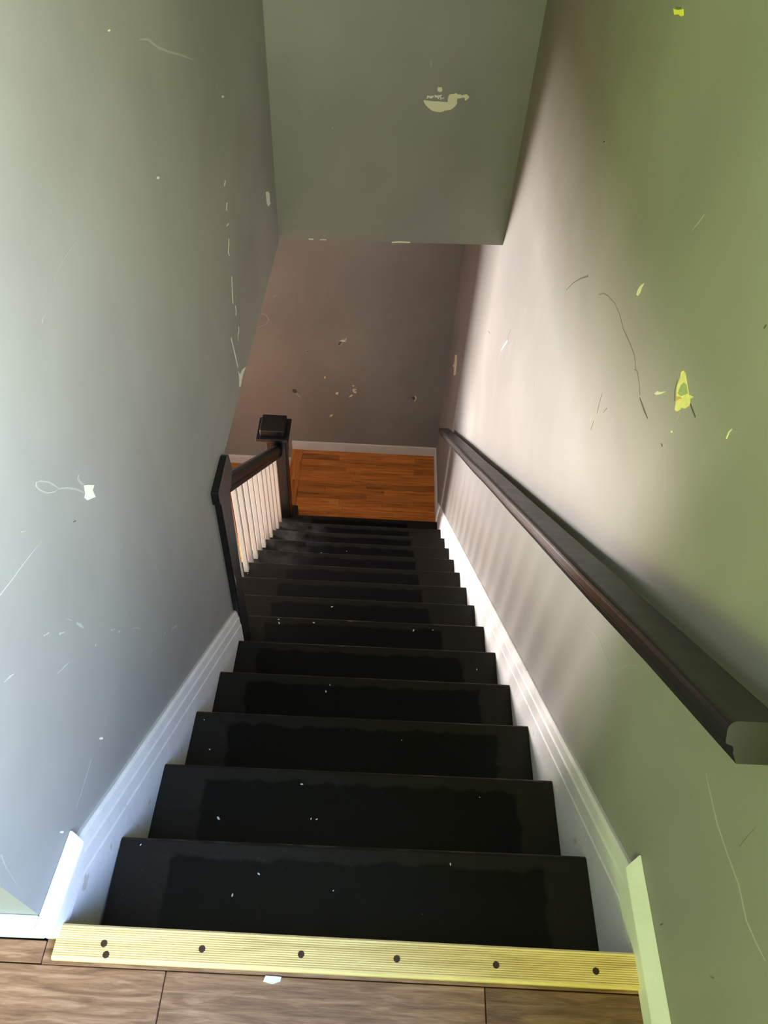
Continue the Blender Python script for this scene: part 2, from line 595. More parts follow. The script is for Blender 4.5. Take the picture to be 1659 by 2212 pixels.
# ------------------------------------------------------------------ threshold board
th = tag(empty('threshold_board', (0, 0.22, 0)), 'ribbed pale pine board screwed along the top edge of the stairs', 'board')
W0, W1, TH = -0.026, 0.0245, 0.013
NG = 13
prof = [(W0, 0.0005), (W0, TH - 0.003), (W0 + 0.003, TH)]
p0, p1 = W0 + 0.0045, W1 - 0.0055
for i in range(NG):
    c0 = p0 + (p1 - p0) * i / NG
    c1 = p0 + (p1 - p0) * (i + 1) / NG
    w = c1 - c0
    prof += [(c0, TH), (c0 + w * 0.55, TH), (c0 + w * 0.68, TH - 0.0020), (c0 + w * 0.88, TH - 0.0020)]
prof += [(p1, TH), (W1 - 0.003, TH), (W1, TH - 0.003), (W1, 0.0005)]
bo = MB().extx(prof, -0.463, 0.4555).build('board', PINE, th, loc=(0, 0, 0))
bo.rotation_euler = (0, 0, ROT)
sm = MB()
sm.tube([(0, 0, -0.0005), (0, 0, 0.0009)], 0.0052, 12)
sm.box(-0.0035, 0.0035, -0.0005, 0.0005, 0.0008, 0.0012).box(-0.0005, 0.0005, -0.0035, 0.0035, 0.0008, 0.0012)
sme = sm.mesh('screw', SCREW)
for sx, sy in ((-0.387, 0.223), (-0.380, 0.208), (-0.233, 0.221), (-0.077, 0.219), (0.074, 0.218), (0.231, 0.215), (0.389, 0.212)):
    link('screw', sme, th, Vector((sx, sy, TH - 0.0004)) - th.location)

# ------------------------------------------------------------------ stair skirts and baseboards
SL = math.hypot(1, SLOPE)
DIRV = Vector((0, 1 / SL, SLOPE / SL))
NRM = Vector((0, -SLOPE / SL, 1 / SL))


def skirt(name, side, yb, lift, tip_b, label):
    """board following the pitch; thickness profile against the wall"""
    top = lift / SL
    prof = [(-0.165, 0.019), (0.0125, 0.019), (0.045, 0.019), (0.049, 0.0172), (0.080, 0.0165), (0.085, 0.0140), (top - 0.006, 0.0115), (top, 0.0065), (top, -0.002), (-0.165, -0.002)]
    xs = (lambda y: WR) if side > 0 else wall_x
    sgn = -1 if side > 0 else 1
    va, vb = [], []
    for n, t_ in prof:
        for lst, yy, tip in ((va, None, 0), (vb, yb, tip_b)):
            # lower end cut plumb or raked, upper end cut off level just above the floor
            yc = max(0.228, Y1 + (n * SL + Y1 * 0 - RISE - 0.012) / -SLOPE) if yy is None else yy + tip * (n - top)
            zc = nos(1)[1] + SLOPE * (yc - Y1) + n * SL
            lst.append((xs(yc) + sgn * t_, yc, zc))
    return struct(MB().prism(va, vb).build(name, TRIM, None, 0.0008, 1), label, 'baseboard')


skirt('baseboard_stair_right', 1, 3.500, 0.1438, 0.55, 'white painted skirting board running down the right of the stairs')
skirt('baseboard_stair_left', -1, 1.385, 0.1472, 0.0, 'white painted skirting board running down the left of the stairs')

# upper baseboards with raked ends lapping over the skirts
m = MB()
prof = [(-2.48, 0.0), (0.240, 0.0), (0.262, -0.02), (0.340, -0.02), (0.378, 0.062), (-2.48, 0.050)]
m.prism([(WR, y, z) for y, z in prof], [(WR - 0.0225, y - (0.016 if y > 0.3 else 0), z - (0.022 if z > 0.03 else 0)) for y, z in prof])
struct(m.build('baseboard_right', TRIM, None, 0.002, 2), 'white baseboard at floor level on the right wall with a pointed end', 'baseboard')
m = MB()
prof = [(0.228, 0.0), (0.262, -0.02), (0.345, -0.02), (0.386, 0.040), (0.228, 0.064)]
m.prism([(wall_x(y), y, z) for y, z in prof], [(wall_x(y) + 0.0235, y - (0.014 if y > 0.3 else 0), z - (0.016 if z > 0.03 else 0)) for y, z in prof])
struct(m.build('baseboard_left', TRIM, None, 0.003, 2), 'short white baseboard block at the left head of the stairs', 'baseboard')
m = MB()
m.box(-3.13, wall_x(0.24), 0.228, 0.250, 0.0, 0.062)
struct(m.build('baseboard_return', TRIM, None, 0.003, 2), 'white baseboard turning left along the upper floor', 'baseboard')
# landing baseboards
m = MB()
m.box(-0.650, WR, YF - 0.013, YF, ZL, ZL + 0.088)
struct(m.build('baseboard_far', TRIM, None, 0.003, 2), 'white baseboard along the back of the orange landing', 'baseboard')
m = MB()
m.box(WR - 0.013, WR, 3.36, YF - 0.013, ZL, ZL + 0.088)
struct(m.build('baseboard_landing_right', TRIM, None, 0.003, 2), 'white baseboard along the right side of the orange landing', 'baseboard')
m = MB()
m.box(-1.41, -0.650, YF - 0.013, YF, ZLOW, ZLOW + 0.088)
struct(m.build('baseboard_lower', TRIM, None, 0.003, 2), 'white baseboard one step lower, behind the newel post', 'baseboard')

# ------------------------------------------------------------------ wall handrail
HS = -0.8115
HY0, HY1 = 0.346, 3.352
HZ = lambda y: 0.638 + HS * (y - 0.35)
hl = math.hypot(1, HS)
hd = Vector((0, 1 / hl, HS / hl))
hn = Vector((0, -HS / hl, 1 / hl))
rail = tag(empty('wall_handrail', (0.4185, HY0, HZ(HY0))), 'long black wooden handrail bracketed to the right wall', 'handrail')
cx = 0.4185


def arc(cx_, cy_, r, a0, a1, n=4):
    return [(cx_ + r * math.cos(math.radians(a0 + (a1 - a0) * i / n)), cy_ + r * math.sin(math.radians(a0 + (a1 - a0) * i / n))) for i in range(n + 1)]


half = [(0.0, 0.0)] + arc(0.0335 - 0.011, -0.011, 0.011, 90, 0, 5) + [(0.0335, -0.021)] + arc(0.0335 - 0.004, -0.023, 0.004, 0, -90, 3) + [(0.0255, -0.0285), (0.0240, -0.0315), (0.0240, -0.036), (0.0190, -0.0485)]
pr = half[1:] + [(-x, y) for x, y in reversed(half[1:])]
A0 = Vector((cx, HY0, HZ(HY0)))
A1 = Vector((cx, HY1, HZ(HY1)))
nseg = 14
m = MB()
rings = []
for i in range(nseg + 1):
    c = A0.lerp(A1, i / nseg)
    w = 0.0012 * math.sin(i * 2.1)
    rings.append([c + Vector((x + w, 0, 0)) + hn * (n + 0.0010 * math.sin(i * 1.3)) for x, n in pr])
np_ = len(pr)
faces = [tuple(range(np_)), tuple(nseg * np_ + i for i in range(np_ - 1, -1, -1))]
for i in range(nseg):
    for q in range(np_):
        faces.append((i * np_ + q, (i + 1) * np_ + q, (i + 1) * np_ + (q + 1) % np_, i * np_ + (q + 1) % np_))
m.add([v for r_ in rings for v in r_], faces)
m.build('rail', RAILM, rail)
for by in (0.715, 1.49, 2.16, 3.02):
    zc = HZ(by) - 0.048 * hl
    m = MB()
    m.tube([(WR - 0.002, by, zc - 0.045), (WR - 0.020, by, zc - 0.043), (cx + 0.014, by, zc - 0.028), (cx, by, zc - 0.006)], 0.0055, 8)
    br = m.build('bracket', BRASS, rail)
    m = MB()
    m.tube([(WR, by, zc - 0.045), (WR - 0.004, by, zc - 0.045)], 0.021, 14)
    m.build('wall_plate', BRASS, br, loc=(0, 0, 0))
    m = MB()
    sd = Vector((cx, by, zc)) - hn * 0.002
    a = sd - hd * 0.028
    b = sd + hd * 0.028
    for s in (0,):
        e = Vector((0.008, 0, 0))
        m.prism([a - e, a + e, a + e + hn * 0.003, a - e + hn * 0.003], [b - e, b + e, b + e + hn * 0.003, b - e + hn * 0.003])
    m.build('saddle', BRASS, br, loc=(0, 0, 0))

# ------------------------------------------------------------------ balustrade at the lower left
bal = tag(empty('balustrade', (-0.611, 3.34, ZL)), 'black handrail and newel posts with a row of white square balusters', 'balustrade')
BO = bal.location
BX = -0.611
hz = lambda y: -0.985 + SLOPE * (y - 2.038)      # underside of the handrail
prof2 = [(-0.020, 0.0), (-0.026, 0.012), (-0.022, 0.024), (-0.028, 0.034), (-0.028, 0.058), (-0.020, 0.072), (-0.008, 0.078), (0.008, 0.078), (0.020, 0.072), (0.028, 0.058), (0.028, 0.034), (0.022, 0.024), (0.026, 0.012), (0.020, 0.0)]
ya, yb = 1.503, 3.285
MB().prism([(BX + x, ya, hz(ya) + n * SL) for x, n in prof2], [(BX + x, yb, hz(yb) + n * SL) for x, n in prof2]).build('handrail', BLACKW, bal)
y = 2.146 - 5 * 0.1106
bm_cache = {}
for i in range(15):
    yy = 2.146 + (i - 5) * RUN / 2
    if yy > 3.22:
        break
    k = 1
    while nos(k)[0] - 0.030 < yy + 0.0:
        k += 1
    zt = nos(k)[1]
    if k < 7:
        continue
    m = MB()
    h0 = hz(yy) + 0.004
    h1 = hz(yy + 0.022) + 0.004
    jx = random.uniform(-0.001, 0.001)
    x0, x1 = -0.6215 + jx, -0.6000 + jx
    a = [(x0, yy, zt), (x1, yy, zt), (x1, yy + 0.0225, zt), (x0, yy + 0.0225, zt)]
    b = [(x0, yy, h0), (x1, yy, h0), (x1, yy + 0.0225, h1), (x0, yy + 0.0225, h1)]
    m.prism(a, b)
    m.build('baluster', BALW, bal, 0.0012, 1)

# lower newel post
NX, NY = -0.616, 3.342
m = MB()
m.box(NX - 0.055, NX + 0.055, NY - 0.055, NY + 0.055, ZLOW + 0.0, -2.100)
newel = m.build('newel_post', BLACKW, bal, 0.004, 2)
m = MB()
m.box(NX - 0.060, NX + 0.060, NY - 0.060, NY + 0.060, -2.100, -1.905)
m.build('upper_block', BLACKW, newel, 0.004, 2, loc=(0, 0, 0))
CXN, CYN = -0.628, 3.325
m = MB()
m.box(CXN - 0.072, CXN + 0.072, CYN - 0.072, CYN + 0.072, -1.905, -1.872)
m.build('neck_moulding', BLACKW, newel, 0.008, 2, loc=(0, 0, 0))
m = MB()
m.box(CXN - 0.099, CXN + 0.099, CYN - 0.099, CYN + 0.099, -1.872, -1.852)
m.build('cap_plate', BLACKW, newel, 0.004, 2, loc=(0, 0, 0))
m = MB()
q = 0.075
a = [(CXN - q, CYN - q, -1.852), (CXN + q, CYN - q, -1.852), (CXN + q, CYN + q, -1.852), (CXN - q, CYN + q, -1.852)]
m.prism(a, [(x, y_, -1.802) for x, y_, _ in a])
m.build('cap_block', BLACKW, newel, 0.007, 3, loc=(0, 0, 0))
m = MB()
m.box(NX - 0.085, NX + 0.083, 3.302, 3.478, ZL + 0.0005, -2.742)
m.build('plinth', BLACKW, newel, 0.012, 2, loc=(0, 0, 0))

# half post at the wall end
m = MB()
a = [(-0.560, 1.372, -1.139), (-0.441, 1.372, -1.139), (-0.441, 1.462, -1.139), (-0.560, 1.462, -1.139)]
b = [(-0.560, 1.408, -0.300), (-0.4405, 1.408, -0.300), (-0.4405, 1.519, -0.300), (-0.560, 1.519, -0.300)]
m.prism(a, b)
post = m.build('wall_post', BLACKW, bal, 0.003, 2)
m = MB()
prof = [(1.390, -0.298), (1.530, -0.375), (1.578, -0.335), (1.562, -0.262), (1.540, -0.247), (1.392, -0.247)]
m.extx(prof, -0.560, -0.4385)
m.build('post_cap', BLACKW, post, 0.003, 2, loc=(0, 0, 0))
MB().add([(-0.4398, 1.4005, -0.660), (-0.4396, 1.4045, -0.672), (-0.4396, 1.4040, -0.715), (-0.4398, 1.3990, -0.722), (-0.4399, 1.3975, -0.690), (-0.4440, 1.4005, -0.690)],
         [(0, 1, 2, 3, 4), (0, 5, 1), (1, 5, 2), (2, 5, 3), (3, 5, 4), (4, 5, 0)]).build('bare_wood_chip', CHIPM['tan'], post, loc=(0, 0, 0))

# ------------------------------------------------------------------ chips, scratches, scuffs and one painted chip shadow on the walls
CHIPS = [
    ['L','line','faint',[[-0.4591,1.5019,0.8638],[-0.4582,1.5498,0.8486],[-0.4577,1.5734,0.8342],[-0.4572,1.6038,0.8172],[-0.4559,1.6704,0.7879],[-0.4543,1.7549,0.7538],[-0.4526,1.8434,0.7149]],[0.00224,0.00448,0.00448,0.00448,0.00448,0.00448,0.00179]],
    ['L','poly','plaster',[[-0.462,1.3498,0.9247],[-0.4619,1.354,0.925],[-0.4618,1.3595,0.923],[-0.4618,1.3601,0.9213],[-0.4619,1.3555,0.9213],[-0.462,1.351,0.923]],0],
    ['L','poly','plaster',[[-0.448,2.0804,0.5466],[-0.4479,2.0901,0.5459],[-0.4476,2.1049,0.5397],[-0.4475,2.1076,0.5359],[-0.4477,2.0966,0.5375],[-0.448,2.0846,0.5426]],0],
    ['L','poly','plaster',[[-0.4601,1.4484,0.6369],[-0.46,1.4549,0.6365],[-0.4598,1.4638,0.6316],[-0.4598,1.4649,0.6286],[-0.4599,1.4576,0.6296],[-0.4601,1.4504,0.6336]],0],
    ['L','line','faint2',[[-0.4488,2.0418,0.5878],[-0.4483,2.0655,0.5669],[-0.4478,2.0911,0.5471]],[0.00096,0.00192,0.00077]],
    ['L','line','faint2',[[-0.4679,1.0407,0.7416],[-0.4687,0.9993,0.7452],[-0.4693,0.9667,0.7467],[-0.4701,0.9289,0.7433]],[0.00135,0.0027,0.0027,0.00108]],
    ['L','line','faint2',[[-0.4711,0.8726,0.7218],[-0.4713,0.8625,0.7212],[-0.4714,0.856,0.7182]],[0.00161,0.00323,0.00129]],
    ['L','line','plaster',[[-0.4493,2.0123,0.3557],[-0.4496,2.0016,0.3536],[-0.4498,1.9909,0.3516]],[0.0051,0.00637,0.00382]],
    ['L','line','plaster',[[-0.4496,1.9993,0.2984],[-0.4497,1.9914,0.2911],[-0.4499,1.9814,0.2856]],[0.0039,0.0052,0.0052]],
    ['L','line','plaster',[[-0.4498,1.9903,0.241],[-0.45,1.9755,0.2462],[-0.4503,1.9617,0.2501]],[0.00394,0.00526,0.00394]],
    ['L','line','plaster',[[-0.4502,1.9698,0.2063],[-0.4503,1.9607,0.1919],[-0.4506,1.9443,0.1768],[-0.4505,1.953,0.1615]],[0.00401,0.00668,0.00801,0.002]],
    ['L','line','plaster',[[-0.4506,1.9485,0.0973],[-0.4508,1.9363,0.0696],[-0.451,1.9252,0.0408],[-0.4511,1.9205,0.0219]],[0.00278,0.00557,0.00835,0.00696]],
    ['L','line','faint',[[-0.4503,1.9625,0.0195],[-0.4501,1.9714,0.0041],[-0.4503,1.9605,-0.0016]],[0.00571,0.01,0.00286]],
    ['L','line','plaster',[[-0.4506,1.9452,-0.0025],[-0.4506,1.9486,-0.0238],[-0.4508,1.9373,-0.0331]],[0.00286,0.00716,0.0043]],
    ['L','line','faint2',[[-0.4507,1.9395,-0.0385],[-0.4506,1.9447,-0.0636],[-0.4505,1.9512,-0.0841]],[0.00109,0.00217,0.00087]],
    ['L','line','plaster',[[-0.4505,1.9539,-0.086],[-0.4505,1.9498,-0.099],[-0.4509,1.9294,-0.104],[-0.451,1.9271,-0.1204]],[0.00293,0.00731,0.00658,0.00293]],
    ['L','line','plaster',[[-0.4526,1.8443,-0.0482],[-0.4524,1.8533,-0.0824],[-0.4522,1.865,-0.1317],[-0.4519,1.878,-0.1878]],[0.00725,0.00653,0.0087,0.0058]],
    ['L','poly','plaster',[[-0.452,1.875,-0.199],[-0.4517,1.888,-0.2261],[-0.4509,1.9305,-0.2391],[-0.4499,1.9819,-0.2685],[-0.4505,1.9506,-0.2644],[-0.4512,1.9172,-0.2613],[-0.4519,1.8783,-0.2685],[-0.4523,1.8603,-0.252],[-0.4519,1.8766,-0.2384]],0],
    ['L','line','faint2',[[-0.4521,1.8668,-0.261],[-0.4527,1.8349,-0.2646]],[0.00601,0.003]],
    ['L','poly','plaster',[[-0.4382,2.5932,0.03],[-0.4374,2.6351,0.0116],[-0.437,2.6595,-0.0075],[-0.4369,2.6629,-0.0272],[-0.4371,2.6517,-0.0335],[-0.4368,2.6694,-0.0517],[-0.4377,2.6222,-0.0392],[-0.4382,2.5962,-0.0136],[-0.4382,2.5965,0.0068]],0],
    ['L','line','faint',[[-0.4375,2.633,-0.0441],[-0.4373,2.6442,-0.0642],[-0.4371,2.6548,-0.081]],[0.00519,0.00519,0.00173]],
    ['L','line','faint',[[-0.4737,0.7373,0.5051],[-0.474,0.7232,0.5132],[-0.4743,0.7068,0.5296],[-0.4745,0.6947,0.5494],[-0.4746,0.6911,0.5617],[-0.4745,0.6945,0.5655],[-0.4744,0.7036,0.5592],[-0.474,0.7209,0.5378],[-0.4738,0.7315,0.5186],[-0.4737,0.7373,0.5051]],[0.00114,0.00228,0.00228,0.00228,0.00228,0.00228,0.00228,0.00228,0.00228,0.00091]],
    ['L','line','faint',[[-0.4737,0.7373,0.5051],[-0.4733,0.7586,0.4831],[-0.4729,0.7806,0.4549],[-0.4726,0.7976,0.4272]],[0.00222,0.0037,0.0037,0.00222]],
    ['L','poly','plaster',[[-0.4724,0.8043,0.4379],[-0.4722,0.8149,0.4276],[-0.4719,0.8334,0.4064],[-0.4721,0.8224,0.406],[-0.4721,0.8237,0.3865],[-0.4722,0.8147,0.3948],[-0.4726,0.798,0.408],[-0.4727,0.7921,0.4208],[-0.4725,0.7997,0.4237]],0],
    ['L','line','faint',[[-0.4725,0.8021,0.4658],[-0.4726,0.7946,0.4636],[-0.4725,0.7996,0.4487],[-0.4724,0.8056,0.4364]],[0.00225,0.0045,0.0045,0.003]],
    ['L','line','dark',[[-0.4724,0.8057,0.4317],[-0.4724,0.8074,0.4228]],[0.00306,0.0023]],
    ['L','line','faint',[[-0.4754,0.6485,0.4907],[-0.476,0.6193,0.5013],[-0.4765,0.5937,0.5103],[-0.4772,0.5571,0.5215],[-0.4777,0.5279,0.5317]],[0.00064,0.00192,0.00223,0.00223,0.00255]],
    ['L','line','faint',[[-0.4771,0.5583,0.3776],[-0.4769,0.5695,0.3669]],[0.00209,0.00348]],
    ['L','line','faint',[[-0.4766,0.5879,0.3323],[-0.4763,0.6,0.3186]],[0.00366,0.00293]],
    ['L','line','faint',[[-0.4757,0.6354,0.2862],[-0.4756,0.641,0.2706],[-0.4755,0.645,0.2555]],[0.00308,0.00617,0.00231]],
    ['L','line','faint',[[-0.4742,0.7117,0.1375],[-0.474,0.7229,0.1221]],[0.0035,0.00175]],
    ['L','line','faint',[[-0.4738,0.7306,0.099],[-0.4737,0.7381,0.0922]],[0.00358,0.00268]],
    ['L','line','faint',[[-0.473,0.7757,0.0357],[-0.4727,0.7904,0.0162],[-0.4725,0.8033,-0.0113]],[0.00143,0.00238,0.0019]],
    ['L','line','faint',[[-0.4753,0.6518,0.1852],[-0.4752,0.6575,0.183]],[0.0041,0.00246]],
    ['L','line','faint',[[-0.4722,0.8176,-0.1181],[-0.4723,0.8137,-0.123]],[0.00616,0.00308]],
    ['L','line','faint',[[-0.47,0.9311,-0.2235],[-0.4697,0.9482,-0.2408],[-0.4694,0.9613,-0.2551]],[0.00227,0.00455,0.00341]],
    ['L','line','faint',[[-0.468,1.0382,-0.4916],[-0.4684,1.0174,-0.5002]],[0.00386,0.00515]],
    ['L','line','faint',[[-0.476,0.6201,0.5472],[-0.4758,0.6271,0.5404]],[0.00191,0.00127]],
    ['L','line','faint',[[-0.4628,1.3074,-0.4979],[-0.4625,1.3262,-0.511]],[0.00425,0.00283]],
    ['L','line','faint',[[-0.4792,0.4524,0.4354],[-0.4789,0.4646,0.4273],[-0.4788,0.4735,0.4193]],[0.00125,0.00376,0.00188]],
    ['L','line','faint',[[-0.4774,0.5429,0.2899],[-0.4771,0.5588,0.278],[-0.4768,0.5753,0.2656]],[0.00147,0.00294,0.00147]],
    ['L','line','faint',[[-0.476,0.6187,0.3284],[-0.4758,0.6276,0.3071]],[0.00075,0.0015]],
    ['L','line','faint',[[-0.4708,0.8883,-0.1749],[-0.4706,0.898,-0.1826]],[0.00436,0.00436]],
    ['L','line','dark',[[-0.4737,0.7379,0.4242],[-0.4736,0.7451,0.4188]],[0.00148,0.00111]],
    ['L','poly','plaster',[[-0.4774,0.5457,0.0337],[-0.4773,0.5498,0.0303],[-0.4772,0.5538,0.0197],[-0.4772,0.5534,0.0151],[-0.4773,0.549,0.0197],[-0.4774,0.5458,0.0284]],0],
    ['L','line','faint2',[[-0.4782,0.5039,0.041],[-0.4789,0.4635,0.0382],[-0.4798,0.4189,0.0408]],[0.00101,0.00203,0.00081]],
    ['L','line','faint2',[[-0.4824,0.283,0.2639],[-0.4826,0.2736,0.2317],[-0.4828,0.2643,0.171]],[0.00193,0.00129,0.00064]],
    ['L','poly','plaster',[[-0.4808,0.3672,0.0811],[-0.4807,0.3702,0.0783],[-0.4807,0.3725,0.0692],[-0.4807,0.3718,0.0652],[-0.4808,0.3686,0.0691],[-0.4808,0.3668,0.0765]],0],
    ['R','line','dark',[[0.4777,1.7096,0.2658],[0.4777,1.6615,0.3194],[0.4777,1.6119,0.3633],[0.4777,1.5594,0.4034]],[0.00112,0.00225,0.00337,0.00449]],
    ['R','line','dark2',[[0.4777,1.4437,0.4301],[0.4777,1.417,0.4515],[0.4777,1.3806,0.4688],[0.4777,1.3297,0.486],[0.4777,1.2816,0.4923],[0.4777,1.2378,0.49],[0.4777,1.1763,0.499],[0.4777,1.138,0.5021],[0.4777,1.1108,0.4921]],[0.00279,0.00279,0.00186,0.0014,0.0014,0.00233,0.00233,0.00186,0.0014]],
    ['R','line','dark2',[[0.4777,1.1169,0.4871],[0.4777,1.1024,0.4956],[0.4777,1.0747,0.4902],[0.4777,1.0513,0.4798]],[0.0017,0.0017,0.0017,0.0017]],
    ['R','line','dark',[[0.4777,1.0479,0.4776],[0.4777,1.034,0.4781],[0.4777,1.0109,0.48],[0.4777,0.9859,0.4836]],[0.00166,0.00331,0.00414,0.00166]],
    ['R','poly','cream',[[0.4777,1.2141,0.6084],[0.4777,1.2253,0.596],[0.4777,1.2317,0.5827],[0.4777,1.2301,0.573],[0.4777,1.2215,0.5763],[0.4777,1.2169,0.5864],[0.4777,1.2172,0.5968]],0],
    ['R','poly','cream',[[0.4777,0.9987,0.5307],[0.4777,0.9908,0.5429],[0.4777,0.9795,0.5505],[0.4777,0.9629,0.5664],[0.4777,0.972,0.5529],[0.4777,0.9896,0.5347]],0],
    ['R','poly','yellow',[[0.4777,0.9357,0.633],[0.4777,0.941,0.6249],[0.4777,0.9364,0.6187],[0.4777,0.9336,0.6006],[0.4777,0.9182,0.5873],[0.4777,0.9087,0.5745],[0.4777,0.9001,0.5787],[0.4777,0.8937,0.5876],[0.4777,0.8928,0.5934],[0.4777,0.8813,0.6017],[0.4777,0.8716,0.6169],[0.4777,0.8792,0.6231],[0.4777,0.8719,0.6338],[0.4777,0.8811,0.6292],[0.4777,0.8876,0.6244],[0.4777,0.907,0.6291],[0.4777,0.9271,0.6349]],0],
    ['R','poly','leafgreen',[[0.4777,0.9227,0.6143],[0.4777,0.9175,0.6236],[0.4777,0.9068,0.6278],[0.4777,0.8915,0.6239],[0.4777,0.8997,0.6138],[0.4777,0.9082,0.6035],[0.4777,0.9214,0.5979]],0],
    ['R','poly','ochre',[[0.4777,0.9218,0.5916],[0.4777,0.9118,0.5994],[0.4777,0.8999,0.6057],[0.4777,0.9106,0.5954],[0.4777,0.9162,0.5866]],0],
    ['R','line','dark',[[0.4777,0.8731,0.6191],[0.4777,0.8592,0.6195],[0.4777,0.8422,0.6201]],[0.00281,0.00316,0.00281]],
    ['R','line','dark2',[[0.4777,0.9425,0.6077],[0.4777,0.9371,0.5916],[0.4777,0.9227,0.5802]],[0.00149,0.00373,0.00298]],
    ['R','line','faint',[[0.4777,0.8863,0.5904],[0.4777,0.8876,0.5771],[0.4777,0.8895,0.564]],[0.00367,0.0044,0.00293]],
    ['R','line','cream',[[0.4777,0.7424,0.6905],[0.4777,0.7454,0.6829],[0.4777,0.7436,0.672]],[0.00125,0.00188,0.00251]],
    ['R','line','faint2',[[0.4777,0.7428,0.6893],[0.4777,0.7309,0.6976],[0.4777,0.7165,0.7106]],[0.00184,0.00307,0.00123]],
    ['R','poly','cream',[[0.4777,0.8902,0.5435],[0.4777,0.8897,0.5465],[0.4777,0.8857,0.5499],[0.4777,0.8832,0.55],[0.4777,0.8842,0.5468],[0.4777,0.8875,0.544]],0],
    ['R','line','tan',[[0.4777,1.2308,0.3308],[0.4777,1.226,0.3029],[0.4777,1.2199,0.2817]],[0.001,0.003,0.0015]],
    ['R','line','cream',[[0.4777,1.2405,0.2543],[0.4777,1.2371,0.2425]],[0.00258,0.00155]],
    ['R','line','tan',[[0.4777,1.2227,0.256],[0.4777,1.2217,0.231]],[0.00258,0.00155]],
    ['R','line','tan',[[0.4777,1.1774,0.3353],[0.4777,1.1877,0.314]],[0.00196,0.00147]],
    ['R','line','dark',[[0.4777,0.9033,0.5037],[0.4777,0.8961,0.5041]],[0.00231,0.00231]],
    ['R','line','faint',[[0.4777,1.0791,0.8133],[0.4777,1.0865,0.7985],[0.4777,1.0999,0.7763]],[0.00212,0.00283,0.00106]],
    ['R','poly','cream',[[0.4777,3.8182,-1.5997],[0.4777,3.721,-1.5283],[0.4777,3.6716,-1.5538],[0.4777,3.6523,-1.6252],[0.4777,3.7406,-1.7017],[0.4777,3.7783,-1.6681],[0.4777,3.888,-1.7433],[0.4777,3.803,-1.6611]],0],
    ['R','line','tan',[[0.4777,2.2942,-0.2844],[0.4777,2.3177,-0.3318],[0.4777,2.3221,-0.3621]],[0.0026,0.0052,0.00694]],
    ['R','line','cream',[[0.4777,2.313,-0.3523],[0.4777,2.3612,-0.4155],[0.4777,2.3931,-0.4604]],[0.00896,0.01075,0.00538]],
    ['R','line','dark2',[[0.4777,2.775,-0.648],[0.4777,2.7157,-0.6177]],[0.00406,0.00406]],
    ['R','line','dark',[[0.4777,0.7883,0.8203],[0.4777,0.787,0.826]],[0.00288,0.0023]],
    ['R','line','faint2',[[0.4777,1.7152,0.6455],[0.4777,1.7238,0.6386]],[0.00415,0.00311]],
    ['R','line','faint2',[[0.4777,1.7913,-0.115],[0.4777,1.7791,-0.1213]],[0.00284,0.00284]],
    ['R','line','faint',[[0.4777,0.3984,0.367],[0.4777,0.3799,0.3649],[0.4777,0.3352,0.3625],[0.4777,0.2981,0.3689],[0.4777,0.2549,0.379],[0.4777,0.2157,0.3755],[0.4777,0.1871,0.3868],[0.4777,0.1687,0.3973]],[0.00115,0.00288,0.00345,0.00288,0.00288,0.00345,0.00345,0.00288]],
    ['R','line','dark2',[[0.4777,0.2978,0.4586],[0.4777,0.2951,0.4344],[0.4777,0.291,0.406]],[0.00056,0.00085,0.00141]],
    ['R','line','dark',[[0.4777,0.2655,0.0886],[0.4777,0.2651,0.1008]],[0.00142,0.00142]],
    ['R','line','dark2',[[0.4777,0.1764,0.2344],[0.4777,0.1733,0.2442]],[0.00243,0.00243]],
    ['R','line','faint2',[[0.4777,0.8847,-0.0286],[0.4777,0.8469,0.0044],[0.4777,0.8035,0.041],[0.4777,0.748,0.066],[0.4777,0.706,0.0864],[0.4777,0.691,0.1122],[0.4777,0.6782,0.1461],[0.4777,0.667,0.179],[0.4777,0.6434,0.2171]],[0.00179,0.00268,0.00268,0.00179,0.00358,0.00447,0.00447,0.00358,0.00179]],
    ['R','poly','brightyellow',[[0.4777,1.5096,0.9582],[0.4777,1.4819,0.9639],[0.4777,1.4582,0.9723],[0.4777,1.4474,0.9663],[0.4777,1.4559,0.9622],[0.4777,1.4756,0.9597],[0.4777,1.4947,0.9531]],0],
    ['R','line','dark2',[[0.4777,1.4981,0.9632],[0.4777,1.4699,0.9703]],[0.00311,0.00311]],  # cast shadow of the bright yellow chip, painted as a grey line
    ['R','poly','faint',[[0.4777,1.7272,0.6376],[0.4777,1.7234,0.6411],[0.4777,1.7129,0.6453],[0.4777,1.7086,0.6456],[0.4777,1.7134,0.6418],[0.4777,1.7221,0.6384]],0],
